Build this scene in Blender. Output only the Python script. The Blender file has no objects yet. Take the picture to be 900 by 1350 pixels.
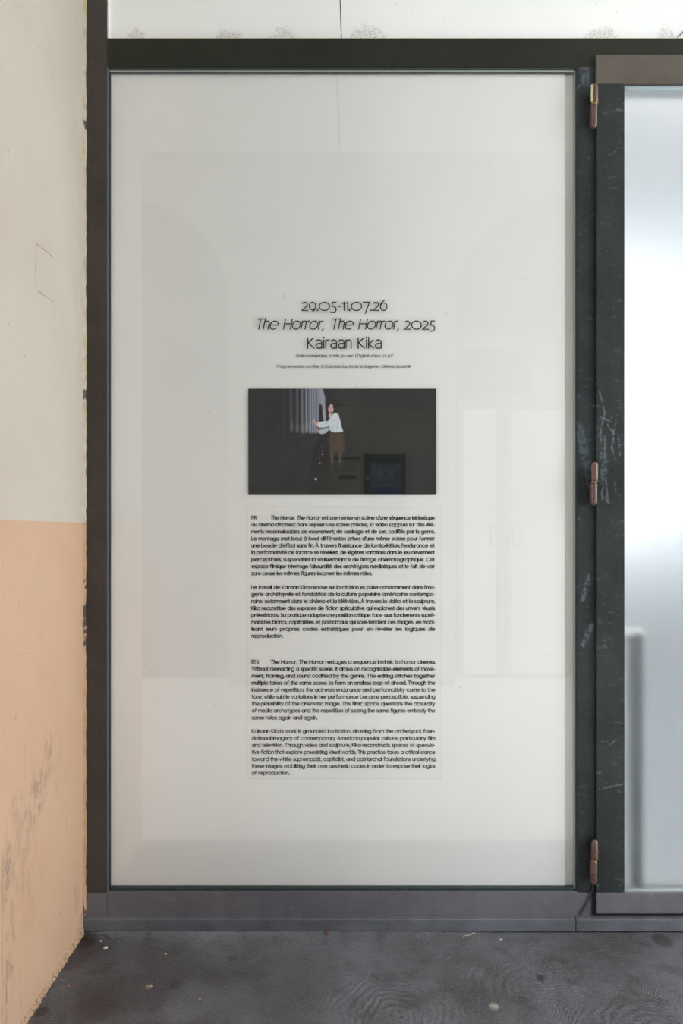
import bpy, bmesh, math, random
import numpy as np
from mathutils import Vector
S = bpy.context.scene
C = S.collection
random.seed(4)
R = math.radians
# ------------------------------------------------------------------ camera, sky, exposure
D = 2.25            # camera to frame front (y = 0)
F = 900.0           # focal length in pixels of the 900 x 1350 frame
HX, HY = 450.0, 700.0   # vanishing point of the depth lines
CZ = 1.313          # camera height
cam_d = bpy.data.cameras.new('camera'); cam = bpy.data.objects.new('camera', cam_d); C.objects.link(cam)
cam.location = (0, -D, CZ); cam.rotation_euler = (R(90), 0, 0)
cam_d.sensor_fit = 'VERTICAL'; cam_d.sensor_height = 36; cam_d.lens = 24; cam_d.shift_y = 25/1350; cam_d.clip_start = 0.01
S.camera = cam
W = bpy.data.worlds.new('sky'); S.world = W; W.use_nodes = True
wt = W.node_tree; wt.nodes.clear()
wo = wt.nodes.new('ShaderNodeOutputWorld'); wb = wt.nodes.new('ShaderNodeBackground')
wg = wt.nodes.new('ShaderNodeTexCoord'); wsep = wt.nodes.new('ShaderNodeSeparateXYZ'); wr = wt.nodes.new('ShaderNodeValToRGB')
wr.color_ramp.elements[0].position = 0.0; wr.color_ramp.elements[0].color = (0.80, 0.86, 0.92, 1)
wr.color_ramp.elements[1].position = 1.0; wr.color_ramp.elements[1].color = (1.0, 1.0, 1.0, 1)
wt.links.new(wg.outputs['Generated'], wsep.inputs[0]); wt.links.new(wsep.outputs['Z'], wr.inputs[0])
wt.links.new(wr.outputs[0], wb.inputs[0]); wt.links.new(wb.outputs[0], wo.inputs[0])
wb.inputs[1].default_value = 5.0            # even overcast sky
def portal(x, rz, w, h, z, y):
    l = bpy.data.lights.new('sky_portal', 'AREA'); l.shape = 'RECTANGLE'; l.size = w; l.size_y = h; l.cycles.is_portal = True
    o = bpy.data.objects.new('sky_portal', l); C.objects.link(o); o.location = (x, y, z); o.rotation_euler = (R(90), 0, rz)
XR, XL = 4.8, -4.6        # open ends of the passage
YB = -3.53                # wall across the passage
CH = 4.53                 # ceiling height
portal(XR, R(90), 3.5, CH, CH/2, YB/2)
portal(XL, R(-90), 3.5, CH, CH/2, YB/2)
S.view_settings.view_transform = 'Standard'; S.view_settings.look = 'None'
S.view_settings.gamma = 1; S.view_settings.use_curve_mapping = False
S.view_settings.exposure = 0.82
S.cycles.transparent_max_bounces = 16
S.cycles.max_bounces = 16; S.cycles.diffuse_bounces = 8; S.cycles.transmission_bounces = 8

def P(px, py, y=0.0):     # world x, z of a photograph pixel at depth y
    k = (D + y)/F
    return (px-HX)*k, CZ + (HY-py)*k
WX = -0.8475              # plane of the left wall
def PW(px, py):           # y, z of a pixel on the left wall
    d = WX*F/(px-HX); return d-D, CZ + (HY-py)*d/F
def PF(px, py):           # x, y of a pixel on the floor
    d = CZ*F/(py-HY); return (px-HX)*d/F, d-D

# ------------------------------------------------------------------ mesh helpers
def link(name, me, mat, parent=None):
    o = bpy.data.objects.new(name, me); C.objects.link(o)
    if mat: me.materials.append(mat)
    if parent: o.parent = parent
    return o
def obj(name, bm, mat, parent=None, smooth=False):
    me = bpy.data.meshes.new(name); bmesh.ops.recalc_face_normals(bm, faces=bm.faces[:]); bm.to_mesh(me); bm.free()
    if smooth:
        for p in me.polygons: p.use_smooth = True
    return link(name, me, mat, parent)
def bx(bm, x0, x1, y0, y1, z0, z1, bev=0):
    r = bmesh.ops.create_cube(bm, size=1)['verts']
    for v in r:
        v.co = Vector(((x0+x1)/2 + v.co.x*(x1-x0), (y0+y1)/2 + v.co.y*(y1-y0), (z0+z1)/2 + v.co.z*(z1-z0)))
    if bev:
        es = list({e for v in r for e in v.link_edges})
        bmesh.ops.bevel(bm, geom=es, offset=bev, segments=2, profile=0.5, affect='EDGES')
def box(name, x0, x1, y0, y1, z0, z1, mat, parent=None, bev=0):
    bm = bmesh.new(); bx(bm, x0, x1, y0, y1, z0, z1, bev); return obj(name, bm, mat, parent)
def pbox(name, px0, px1, py0, py1, y0, y1, mat, parent=None, bev=0.001, yref=None):
    yr = y0 if yref is None else yref
    x0, z1 = P(px0, py0, yr); x1, z0 = P(px1, py1, yr)
    return box(name, x0, x1, y0, y1, z0, z1, mat, parent, bev)
def lathe(bm, prof, x, y, n=20, lean=0):
    rings = []
    for r, z in prof:
        rings.append([bm.verts.new((x + r*math.cos(2*math.pi*i/n), y + r*math.sin(2*math.pi*i/n), z)) for i in range(n)])
    for a, b in zip(rings, rings[1:]):
        for i in range(n): bm.faces.new((a[i], a[(i+1) % n], b[(i+1) % n], b[i]))
    bm.faces.new(rings[0][::-1]); bm.faces.new(rings[-1])
def tube(bm, pts, r, n=8):
    pts = [Vector(p) for p in pts]; rings = []
    for i, p in enumerate(pts):
        t = (pts[min(i+1, len(pts)-1)] - pts[max(i-1, 0)]).normalized()
        u = t.cross(Vector((0.3, 1, 0.2))).normalized(); v = t.cross(u)
        rings.append([bm.verts.new(p + r*(math.cos(2*math.pi*k/n)*u + math.sin(2*math.pi*k/n)*v)) for k in range(n)])
    for a, b in zip(rings, rings[1:]):
        for i in range(n): bm.faces.new((a[i], a[(i+1) % n], b[(i+1) % n], b[i]))
    bm.faces.new(rings[0][::-1]); bm.faces.new(rings[-1])
def empty(name, loc=(0, 0, 0)):
    o = bpy.data.objects.new(name, None); o.empty_display_size = 0.05; C.objects.link(o); return o
def tag(o, label, cat, group=None):
    o['label'] = label; o['category'] = cat
    if group: o['group'] = group
    return o
def struct(o): o['kind'] = 'structure'; return o
def kids(root, x, y, z):   # move an empty to its base and keep the children where they stand
    root.location = (x, y, z)
    for c in root.children: c.location = (c.location.x-x, c.location.y-y, c.location.z-z)

# ------------------------------------------------------------------ node helper
def srgb(r, g, b):
    f = lambda c: (c/255/12.92) if c/255 <= 0.04045 else ((c/255+0.055)/1.055)**2.4
    return (f(r), f(g), f(b), 1)
class G:
    def __init__(s, name):
        s.mat = bpy.data.materials.new(name); s.mat.use_nodes = True
        s.t = s.mat.node_tree; s.t.nodes.clear()
        s.out = s.t.nodes.new('ShaderNodeOutputMaterial')
        s.pos = s.t.nodes.new('ShaderNodeNewGeometry').outputs['Position']
        sp = s.t.nodes.new('ShaderNodeSeparateXYZ'); s.t.links.new(s.pos, sp.inputs[0]); s.x, s.y, s.z = sp.outputs
    def set(s, inp, v):
        if isinstance(v, bpy.types.NodeSocket): s.t.links.new(v, inp)
        else: inp.default_value = v
    def m(s, op, a, b=None, c=None, clamp=False):
        n = s.t.nodes.new('ShaderNodeMath'); n.operation = op; n.use_clamp = clamp
        for i, v in enumerate((a, b, c)):
            if v is not None: s.set(n.inputs[i], v)
        return n.outputs[0]
    def mul(s, a, b): return s.m('MULTIPLY', a, b)
    def add(s, a, b): return s.m('ADD', a, b)
    def mx(s, a, b): return s.m('MAXIMUM', a, b)
    def ss(s, v, lo, hi):       # smoothstep; lo > hi falls
        n = s.t.nodes.new('ShaderNodeMapRange'); n.interpolation_type = 'SMOOTHSTEP'
        s.set(n.inputs['Value'], v)
        if lo <= hi: a, b, c, d = lo, hi, 0, 1
        else: a, b, c, d = hi, lo, 1, 0
        n.inputs['From Min'].default_value = a; n.inputs['From Max'].default_value = b
        n.inputs['To Min'].default_value = c; n.inputs['To Max'].default_value = d
        return n.outputs[0]
    def scl(s, sx, sy, sz, vec=None):
        n = s.t.nodes.new('ShaderNodeVectorMath'); n.operation = 'MULTIPLY'
        s.t.links.new(vec or s.pos, n.inputs[0]); n.inputs[1].default_value = (sx, sy, sz); return n.outputs[0]
    def noise(s, scale, detail=3, rough=0.5, vec=None, dist=0):
        n = s.t.nodes.new('ShaderNodeTexNoise'); s.t.links.new(vec or s.pos, n.inputs['Vector'])
        n.inputs['Scale'].default_value = scale; n.inputs['Detail'].default_value = detail; n.inputs['Roughness'].default_value = rough
        n.inputs['Distortion'].default_value = dist; return n.outputs[0]
    def voro(s, scale, feature='F1', vec=None, rnd=1.0):
        n = s.t.nodes.new('ShaderNodeTexVoronoi'); n.feature = feature; s.t.links.new(vec or s.pos, n.inputs['Vector'])
        n.inputs['Scale'].default_value = scale; n.inputs['Randomness'].default_value = rnd; return n.outputs[0]
    def mix(s, f, a, b):
        n = s.t.nodes.new('ShaderNodeMix'); n.data_type = 'RGBA'
        s.set(n.inputs[0], f); s.set(n.inputs[6], a); s.set(n.inputs[7], b); return n.outputs[2]
    def blob(s, c, rad, wob=0.0, nz=None):   # 1 inside an ellipse (c, rad are 3-vectors; rad 0 ignores the axis)
        tot = None
        for ax, cc, rr in zip((s.x, s.y, s.z), c, rad):
            if not rr: continue
            d = s.m('POWER', s.m('ABSOLUTE', s.mul(s.m('SUBTRACT', ax, cc), 1/rr)), 2)
            tot = d if tot is None else s.add(tot, d)
        if nz is not None: tot = s.add(tot, s.mul(s.m('SUBTRACT', nz, 0.5), wob))
        return s.ss(tot, 1.0, 0.35)
    def seg(s, a, b, w):                      # 1 on the segment a-b (3-vectors)
        V = lambda op: s.t.nodes.new('ShaderNodeVectorMath')
        a = Vector(a); b = Vector(b); ba = b-a
        n1 = V(0); n1.operation = 'SUBTRACT'; s.t.links.new(s.pos, n1.inputs[0]); n1.inputs[1].default_value = a
        n2 = V(0); n2.operation = 'DOT_PRODUCT'; s.t.links.new(n1.outputs[0], n2.inputs[0]); n2.inputs[1].default_value = ba/ba.length_squared
        h = s.m('ADD', n2.outputs['Value'], 0.0, clamp=True)
        n3 = V(0); n3.operation = 'SCALE'; n3.inputs[0].default_value = ba; s.t.links.new(h, n3.inputs['Scale'])
        n4 = V(0); n4.operation = 'DISTANCE'; s.t.links.new(n1.outputs[0], n4.inputs[0]); s.t.links.new(n3.outputs[0], n4.inputs[1])
        return s.ss(n4.outputs['Value'], w, w*0.4)
    def bsdf(s, color, rough=0.5, bump=None, bstr=0.3, bdist=0.01, metal=0.0, spec=0.5, **kw):
        b = s.t.nodes.new('ShaderNodeBsdfPrincipled')
        s.set(b.inputs['Base Color'], color); s.set(b.inputs['Roughness'], rough); s.set(b.inputs['Metallic'], metal)
        s.set(b.inputs['Specular IOR Level'], spec)
        for k, v in kw.items(): s.set(b.inputs[k.replace('_', ' ')], v)
        if bump is not None:
            n = s.t.nodes.new('ShaderNodeBump'); n.inputs['Strength'].default_value = bstr; n.inputs['Distance'].default_value = bdist
            s.t.links.new(bump, n.inputs['Height']); s.t.links.new(n.outputs[0], b.inputs['Normal'])
        s.t.links.new(b.outputs[0], s.out.inputs[0]); return b

def plain(name, col, rough=0.5, spec=0.5, metal=0.0, nz=0.0, scale=30):
    g = G(name)
    c = col
    if nz: c = g.mix(g.ss(g.noise(scale, 4), 0.3, 0.7), tuple(v*(1-nz) for v in col[:3])+(1,), tuple(min(1, v*(1+nz)) for v in col[:3])+(1,))
    g.bsdf(c, rough, spec=spec, metal=metal); return g.mat

# ------------------------------------------------------------------ materials
def mat_steel(name, c1, c2, axis, rough=0.42, scr=0.5, scrcol=(110, 130, 140), rust=(), streaks=(), dust=0.3):
    g = G(name)
    st = (1.0, 1.0, 0.12) if axis == 'z' else (0.12, 1.0, 1.0)
    grain = g.noise(140, 3, 0.6, g.scl(*st))
    big = g.noise(3.2, 4, 0.6)
    mid = g.noise(18, 4, 0.65)
    c = g.mix(g.ss(g.add(g.mul(big, 0.7), g.mul(mid, 0.3)), 0.38, 0.62), srgb(*c1), srgb(*c2))
    c = g.mix(g.mul(g.ss(grain, 0.3, 0.7), 0.04 if axis == 'x' else 0.16), c, srgb(*[min(255, v*1.3) for v in c2]))
    # rubbed and scratched marks
    s1 = g.ss(g.noise(26, 5, 0.7, g.scl(1.0, 1.0, 2.4)), 0.55, 0.70)
    s2 = g.ss(g.noise(70, 4, 0.7, g.scl(0.7, 1.0, 3.2)), 0.60, 0.72)
    s3 = g.ss(g.noise(9, 3, 0.6, g.scl(2.0, 1.0, 0.6)), 0.42, 0.60)
    sc = g.mul(g.mul(g.mx(s1, s2), s3), scr)
    c = g.mix(sc, c, srgb(*scrcol))
    for a, b, w, k in streaks:
        wob = g.ss(g.noise(60, 4, 0.7), 0.40, 0.56)
        c = g.mix(g.mul(g.mul(g.seg(a, b, w), wob), k), c, srgb(*scrcol))
    # dust specks
    sp = g.ss(g.noise(230, 1, 0.5), 0.76, 0.80)
    c = g.mix(g.mul(sp, dust), c, srgb(190, 190, 180))
    for p, rad in rust:
        c = g.mix(g.mul(g.blob(p, (rad, 0, rad), 1.6, mid), 0.85), c, srgb(96, 66, 54))
    g.bsdf(c, g.add(g.mul(big, 0.2), rough-0.1), g.add(grain, g.mul(mid, 0.5)), 0.10, 0.002, spec=0.3)
    return g.mat
def X3(px, py, y=0.0):
    a = P(px, py, y); return (a[0], y, a[1])
M = {}
M['post_left'] = mat_steel('brown painted steel', (54, 49, 46), (66, 60, 57), 'z', 0.5, 0.12, (120, 112, 100))
M['transom'] = mat_steel('green black steel', (30, 31, 22), (38, 39, 30), 'x', 0.5, 0.08, (95, 95, 85))
Y_D = -0.012
M['post_mid'] = mat_steel('oiled black steel', (30, 34, 33), (44, 49, 49), 'z', 0.4, 0.55, (92, 104, 114), rust=[(X3(766, 90), 0.007)],
    streaks=[(X3(764, 112), X3(760, 118), 0.004, 0.8), (X3(768, 790), X3(776, 760), 0.010, 0.7), (X3(769, 850), X3(779, 825), 0.012, 0.8), (X3(762, 560), X3(780, 640), 0.02, 0.4), (X3(770, 90), X3(772, 108), 0.02, 0.7)])
sk = [((790, 515), (797, 545)), ((797, 545), (790, 575)), ((792, 550), (803, 555)), ((806, 548), (809, 585)), ((813, 548), (806, 590)), ((806, 590), (812, 608)),
      ((815, 575), (817, 600)), ((792, 570), (793, 640)), ((797, 575), (799, 625)), ((796, 610), (801, 660)), ((791, 650), (796, 640)), ((795, 655), (802, 663)), ((811, 636), (811, 652)),
      ((797, 590), (793, 660)), ((801, 560), (806, 568)), ((803, 205), (811, 200)), ((795, 150), (815, 143)), ((806, 147), (820, 145)), ((790, 1040), (820, 1034)), ((800, 985), (812, 975))]
M['stile'] = mat_steel('scratched black door steel', (31, 35, 32), (44, 49, 48), 'z', 0.4, 0.5, (96, 106, 114), rust=[(X3(822, 112), 0.011), (X3(822, 1174), 0.011)],
    streaks=[(X3(a[0], a[1], Y_D), X3(b[0], b[1], Y_D), 0.0045, 0.6) for a, b in sk])
M['header'] = mat_steel('taupe door header steel', (82, 75, 68), (93, 86, 79), 'x', 0.45, 0.1, (140, 130, 120))
M['rail'] = mat_steel('purple grey steel rail', (94, 91, 97), (106, 103, 107), 'x', 0.42, 0.35, (140, 140, 152), streaks=[(X3(780, 1170), X3(764, 1206), 0.006, 0.0)])
M['sill'] = mat_steel('grey steel threshold', (84, 85, 90), (104, 106, 112), 'x', 0.30, 0.4, (130, 125, 118), rust=[(X3(353, 1218), 0.005)])
M['bead'] = plain('bluish metal glazing bead', srgb(78, 90, 99), 0.35, 0.6)
M['bead_dark'] = plain('dark green rubber gasket', srgb(44, 56, 56), 0.5, nz=0.3, scale=60)
M['bead_white'] = plain('white glazing strip', srgb(228, 228, 224), 0.4)
M['black'] = plain('flat black', srgb(18, 19, 22), 0.6)
M['rustbrown'] = plain('rust brown hinge steel', srgb(92, 64, 56), 0.42, 0.6, nz=0.35, scale=120)
M['brass'] = plain('brass washer', srgb(168, 140, 84), 0.3, metal=0.8)
M['hinge_glint'] = plain('pale barrel highlight', srgb(196, 190, 150), 0.5, nz=0.2, scale=200)
def mat_plaster_wall():
    g = G('two tone painted plaster')
    n1 = g.noise(2.2, 4, 0.55); n2 = g.noise(14, 5, 0.6); n3 = g.noise(120, 3, 0.6)
    cream = g.mix(g.ss(n1, 0.3, 0.7), srgb(172, 162, 148), srgb(178, 169, 156))
    cream = g.mix(g.mul(g.ss(n2, 0.55, 0.8), 0.3), cream, srgb(164, 154, 134))
    ochre = g.mix(g.ss(n1, 0.3, 0.7), srgb(177, 144, 117), srgb(182, 151, 125))
    ochre = g.mix(g.mul(g.ss(n2, 0.5, 0.8), 0.35), ochre, srgb(170, 137, 108))
    zb = CZ + (HY-689)*D/F
    edge = g.add(g.mul(g.m('SUBTRACT', g.noise(60, 2), 0.5), 0.002), g.z)
    c = g.mix(g.ss(edge, zb-0.0008, zb+0.0008), ochre, cream)
    dirt = None
    def plus(v):
        nonlocal dirt
        dirt = v if dirt is None else g.mx(dirt, v)
    streak = g.ss(g.noise(34, 5, 0.72, g.scl(1, 1.0, 0.42)), 0.42, 0.66)
    fine = g.ss(g.noise(150, 4, 0.7, g.scl(1, 1, 0.5)), 0.44, 0.62)
    def sm(px, py, ry, rz, k):
        y, z = PW(px, py)
        plus(g.mul(g.mul(g.blob((0, y, z), (0, ry, rz), 0.9, n2), g.mul(streak, g.add(0.35, g.mul(fine, 0.65)))), k*0.95))
    for a in [(62, 990, .05, .07, .75), (66, 1005, .022, .05, 0.9), (52, 1035, .07, .09, .8), (42, 1070, .06, .11, .65), (22, 1085, .06, .1, .5), (12, 1150, .05, .12, .8),
              (30, 1140, .12, .2, .35), (14, 1240, .03, .13, .9), (10, 1290, .04, .12, .6), (40, 1180, .1, .1, .25), (75, 1000, .04, .15, .25), (22, 945, .012, .014, .8), (100, 1180, .03, .07, .5)]: sm(*a)
    # thin scrapes
    for a, b, w, k in [((3, 1130), (3, 1350), .0022, .8), ((9, 1265), (8, 1350), .0022, .8), ((26, 1275), (28, 1330), .002, .45), ((33, 985), (31, 1090), .002, .3), ((22, 864), (42, 860), .0012, .3), ((2, 735), (4, 748), .002, .4),
                    ((25, 788), (24, 815), .0016, .3), ((3, 905), (9, 902), .002, .4), ((87, 1080), (89, 1100), .002, .4), ((86, 658), (87, 650), .002, .25), ((106, 768), (108, 800), .0022, .6), ((106, 800), (108, 828), .004, .95), ((108, 835), (104, 870), .003, .5)]:
        ya, za = PW(*a); yb, zb_ = PW(*b)
        plus(g.mul(g.mul(g.seg((WX, ya, za), (WX, yb, zb_), w), g.ss(n2, 0.36, 0.5)), k))
    c = g.mix(dirt, c, srgb(92, 84, 76))
    specks = g.mul(g.ss(g.noise(95, 1, 0.4), 0.76, 0.80), 0.55)
    c = g.mix(specks, c, srgb(126, 114, 98))
    # scored outline of a patched opening
    gr = None
    for a, b, w in [((48, 321), (70, 339), .0022), ((48, 321), (47, 350), .0026), ((47, 350), (47.5, 380), .0028), ((50, 383), (60, 391), .0026), ((60, 391), (71, 398), .0016)]:
        ya, za = PW(*a); yb, zb_ = PW(*b)
        v = g.seg((WX, ya, za), (WX, yb, zb_), w); gr = v if gr is None else g.mx(gr, v)
    gr = g.mul(gr, g.ss(n3, 0.3, 0.5))
    c = g.mix(g.mul(gr, 0.6), c, srgb(120, 98, 70))
    h = g.add(g.add(g.mul(n1, 1.0), g.mul(n2, 0.25)), g.add(g.mul(n3, 0.06), g.mul(gr, -0.5)))
    g.bsdf(c, 0.55, h, 0.5, 0.012, spec=0.3); return g.mat
M['wall_left'] = mat_plaster_wall()
def mat_sealant():
    g = G('dirty painted sealant')
    n = g.noise(55, 5, 0.7, g.scl(1, 1, 0.45)); n2 = g.noise(160, 3)
    zb = CZ + (HY-689)*D/F
    top = g.mix(g.ss(n, 0.42, 0.62), srgb(176, 166, 142), srgb(160, 149, 118))
    low = g.mix(g.ss(n, 0.42, 0.62), srgb(174, 138, 106), srgb(158, 120, 88))
    c = g.mix(g.ss(g.z, zb-0.001, zb+0.001), low, top)
    c = g.mix(g.mul(g.ss(n2, 0.66, 0.74), 0.6), c, srgb(110, 96, 68))
    for py, r in ((825, .03), (805, .03), (770, .02), (845, .02), (1195, .03), (1215, .02), (520, .02), (165, .02)):
        c = g.mix(g.mul(g.mul(g.blob((0, 0, CZ+(HY-py)*.0025), (0, 0, r), 1.2, n2), g.ss(n, .42, .5)), .9), c, srgb(44, 38, 40))
    g.bsdf(c, 0.6, g.add(n, n2), 0.6, 0.004, spec=0.3); return g.mat
M['sealant'] = mat_sealant()
def mat_floor():
    g = G('troweled dark asphalt')
    n1 = g.noise(2.6, 5, 0.6, dist=0.4); n2 = g.noise(11, 5, 0.65); n3 = g.noise(150, 4, 0.7); n4 = g.noise(55, 4, 0.7)
    c = g.mix(g.ss(n1, 0.36, 0.64), srgb(64, 60, 60), srgb(90, 90, 94))
    c = g.mix(g.mul(g.ss(n2, 0.48, 0.68), 0.75), c, srgb(52, 46, 44))
    c = g.mix(g.mul(g.ss(g.noise(5.5, 4, 0.6, dist=0.6), 0.52, 0.72), 0.5), c, srgb(102, 101, 105))
    c = g.mix(g.mul(g.ss(n3, 0.50, 0.72), 0.55), c, srgb(124, 126, 132))
    c = g.mix(g.mul(g.ss(n4, 0.56, 0.72), 0.5), c, srgb(36, 34, 35))
    def spot(px, py, rpx, k, col, flat=0.55):
        nonlocal c
        x, y = PF(px, py); d = D+y; r = rpx*d/F
        c = g.mix(g.mul(g.blob((x, y, 0), (r, r*1.15, 0), 0.9, n4), k), c, srgb(*col))
    for a in [(306, 1263, 7, .9, (30, 26, 24)), (320, 1263, 5, .5, (60, 52, 48)), (231, 1299, 9, .85, (34, 33, 36)), (712, 1289, 7, .85, (26, 25, 27)), (873, 1240, 15, .8, (38, 36, 34)), (765, 1246, 18, .5, (72, 68, 62)),
              (55, 1334, 10, .85, (40, 38, 38)), (130, 1322, 30, .6, (62, 54, 50)), (210, 1250, 40, .45, (60, 54, 52)), (110, 1245, 16, .8, (44, 38, 36)), (360, 1295, 55, .35, (70, 66, 66)), (95, 1265, 25, .6, (60, 55, 53)),
              (512, 1293, 12, .6, (58, 58, 62)), (538, 1320, 16, .6, (60, 56, 56)), (651, 1327, 8, .9, (132, 128, 116)), (75, 1308, 14, .2, (110, 110, 116)), (196, 1301, 6, .6, (122, 110, 102)), (565, 1261, 16, .5, (64, 60, 60)), (630, 1265, 14, .5, (58, 54, 54)),
              (250, 1318, 40, .3, (112, 112, 116)), (290, 1250, 40, .25, (104, 98, 94)), (635, 1253, 30, .15, (110, 108, 110)), (104, 1236, 14, .7, (48, 44, 42))]: spot(*a)
    # hand trowel arcs: rings round scattered centres
    wv = g.t.nodes.new('ShaderNodeVectorMath'); wv.operation = 'ADD'
    nn = g.t.nodes.new('ShaderNodeTexNoise'); nn.inputs['Scale'].default_value = 9; nn.inputs['Detail'].default_value = 3; g.t.links.new(g.pos, nn.inputs['Vector'])
    sc = g.t.nodes.new('ShaderNodeVectorMath'); sc.operation = 'SCALE'; g.t.links.new(nn.outputs['Color'], sc.inputs[0]); sc.inputs['Scale'].default_value = 0.06
    g.t.links.new(g.scl(1, 1, 0), wv.inputs[0]); g.t.links.new(sc.outputs[0], wv.inputs[1])
    vd = g.voro(3.6, 'F1', wv.outputs[0])
    rings = g.m('SINE', g.add(g.mul(vd, 230), g.mul(n4, 5.0)))
    msk = g.mul(g.ss(g.noise(4.5, 3, 0.5), 0.40, 0.62), g.ss(g.x, -0.35, 0.1))
    rings = g.mul(g.mul(rings, msk), 0.14)
    for px, py, sx, sy, fq in ((520, 1322, .24, .13, 300), (690, 1290, .25, .10, 240), (860, 1345, .2, .12, 260)):
        cx, cy = PF(px, py)
        dn = g.t.nodes.new('ShaderNodeVectorMath'); dn.operation = 'DISTANCE'; g.t.links.new(wv.outputs[0], dn.inputs[0]); dn.inputs[1].default_value = (cx+.03, cy-.02, 0.03)
        rg = g.m('SINE', g.add(g.mul(dn.outputs['Value'], fq), g.mul(n4, 7.0)))
        rings = g.add(rings, g.mul(g.mul(rg, g.blob((cx, cy, 0), (sx, sy, 0), 1.0, n2)), 0.34))
    c = g.mix(g.mul(g.ss(rings, 0.03, 0.26), 0.05), c, srgb(140, 140, 142))
    h = g.add(g.add(g.mul(rings, 0.6), g.mul(n4, 0.7)), g.add(g.mul(n3, 0.6), g.mul(n2, 0.6)))
    g.bsdf(c, g.add(g.mul(n2, 0.25), 0.30), h, 1.0, 0.008, spec=0.5); return g.mat
M['floor'] = mat_floor()
M['paving'] = plain('pale stone paving', srgb(222, 220, 214), 0.6, nz=0.05, scale=6)
def mat_white(name, col, nz=0.02, rough=0.5):
    g = G(name)
    n = g.noise(3, 4)
    c = g.mix(g.ss(n, 0.3, 0.7), tuple(v*(1-nz) for v in col[:3])+(1,), col)
    c = g.mix(g.mul(g.ss(g.noise(70, 1, 0.4), 0.80, 0.83), 0.35), c, srgb(140, 138, 130))
    g.bsdf(c, rough, spec=0.3); return g.mat
M['panel'] = mat_white('matt white backing panel', srgb(242, 241, 238))
M['side_band'] = plain('grey batten', srgb(215, 213, 205), 0.6)
def mat_upper():
    g = G('white board with dust blooms')
    n = g.noise(3, 4); f = g.noise(320, 3, 0.8)
    c = g.mix(g.ss(n, 0.3, 0.7), srgb(238, 239, 237), srgb(243, 243, 241))
    zt = P(0, 51)[1]
    for px, w, hgt in ((178, .03, .05), (300, .05, .045), (375, .045, .05), (484, .06, .06), (530, .03, .01), (795, .06, .05), (590, .02, .01), (880, .03, .06)):
        x = P(px, 0)[0]
        c = g.mix(g.mul(g.m('POWER', g.mul(g.blob((x, 0, zt), (w*1.2, 0, hgt*1.1), 2.2, g.noise(60, 4, 0.7)), g.ss(f, 0.46, 0.60)), 1.6), 0.75), c, srgb(110, 100, 84))
        c = g.mix(g.mul(g.mul(g.blob((x, 0, zt), (w*1.2, 0, 0.009), 1.4, f), 1.0), 0.75), c, srgb(84, 74, 50))
    c = g.mix(g.mul(g.ss(g.noise(75, 1, 0.4), 0.77, 0.80), 0.4), c, srgb(130, 125, 110))
    g.bsdf(c, 0.5, spec=0.3); return g.mat
M['upper'] = mat_upper()
def mat_clear(name, ior=1.5, tint=(0.99, 0.99, 0.99, 1), rough=0.0):
    g = G(name)                                # clear pane: Fresnel reflection over straight transmission
    geo = g.t.nodes.new('ShaderNodeNewGeometry')
    iv = g.add(g.mul(geo.outputs['Backfacing'], 1/ior-ior), ior)
    fr = g.t.nodes.new('ShaderNodeFresnel'); g.t.links.new(iv, fr.inputs['IOR'])
    tr = g.t.nodes.new('ShaderNodeBsdfTransparent'); tr.inputs[0].default_value = tint
    gl = g.t.nodes.new('ShaderNodeBsdfGlossy'); gl.inputs['Roughness'].default_value = rough
    mx = g.t.nodes.new('ShaderNodeMixShader')
    g.t.links.new(fr.outputs[0], mx.inputs[0]); g.t.links.new(tr.outputs[0], mx.inputs[1]); g.t.links.new(gl.outputs[0], mx.inputs[2])
    g.t.links.new(mx.outputs[0], g.out.inputs[0]); return g.mat
M['glass'] = mat_clear('clear glass', 1.58)
def mat_film():
    g = G('clear adhesive film')
    tr = g.t.nodes.new('ShaderNodeBsdfTransparent'); df = g.t.nodes.new('ShaderNodeBsdfDiffuse'); df.inputs[0].default_value = (0.5, 0.5, 0.48, 1)
    mx = g.t.nodes.new('ShaderNodeMixShader'); mx.inputs[0].default_value = 0.01
    g.t.links.new(tr.outputs[0], mx.inputs[1]); g.t.links.new(df.outputs[0], mx.inputs[2]); g.t.links.new(mx.outputs[0], g.out.inputs[0]); return g.mat
M['film'] = mat_film()
def mat_frost():
    g = G('frosted glass')
    n = g.noise(30, 4, 0.7)
    b = g.bsdf((0.96, 0.97, 0.965, 1), g.add(0.60, g.mul(n, 0.03)), Transmission_Weight=1.0, IOR=1.25, spec=0.5); return g.mat
M['frost'] = mat_frost()
M['ink'] = plain('black lettering film', srgb(20, 20, 20), 0.6, 0.2)
M['stone'] = None
def mat_stone():
    g = G('pale rendered stone blocks')
    n = g.noise(4, 4); br = g.t.nodes.new('ShaderNodeTexBrick')
    br.inputs['Scale'].default_value = 1.0; br.inputs['Mortar Size'].default_value = 0.007; br.inputs['Brick Width'].default_value = 0.78; br.inputs['Row Height'].default_value = 0.56
    v = g.t.nodes.new('ShaderNodeCombineXYZ'); g.t.links.new(g.x, v.inputs[0]); g.t.links.new(g.z, v.inputs[1])
    g.t.links.new(v.outputs[0], br.inputs['Vector'])
    c = g.mix(g.ss(n, 0.3, 0.7), srgb(138, 137, 134), srgb(146, 144, 142))
    c = g.mix(g.mul(br.outputs['Fac'], 0.3), c, srgb(90, 88, 84))
    g.bsdf(c, 0.7, g.mul(br.outputs['Fac'], -1.0), 0.6, 0.01); return g.mat
M['stone'] = mat_stone()
M['ceiling'] = plain('pale ceiling render', srgb(196, 196, 194), 0.7, nz=0.03, scale=4)
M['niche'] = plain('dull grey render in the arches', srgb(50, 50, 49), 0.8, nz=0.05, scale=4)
M['white'] = plain('white interior paint', srgb(225, 226, 226), 0.7, nz=0.02, scale=4)
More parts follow.
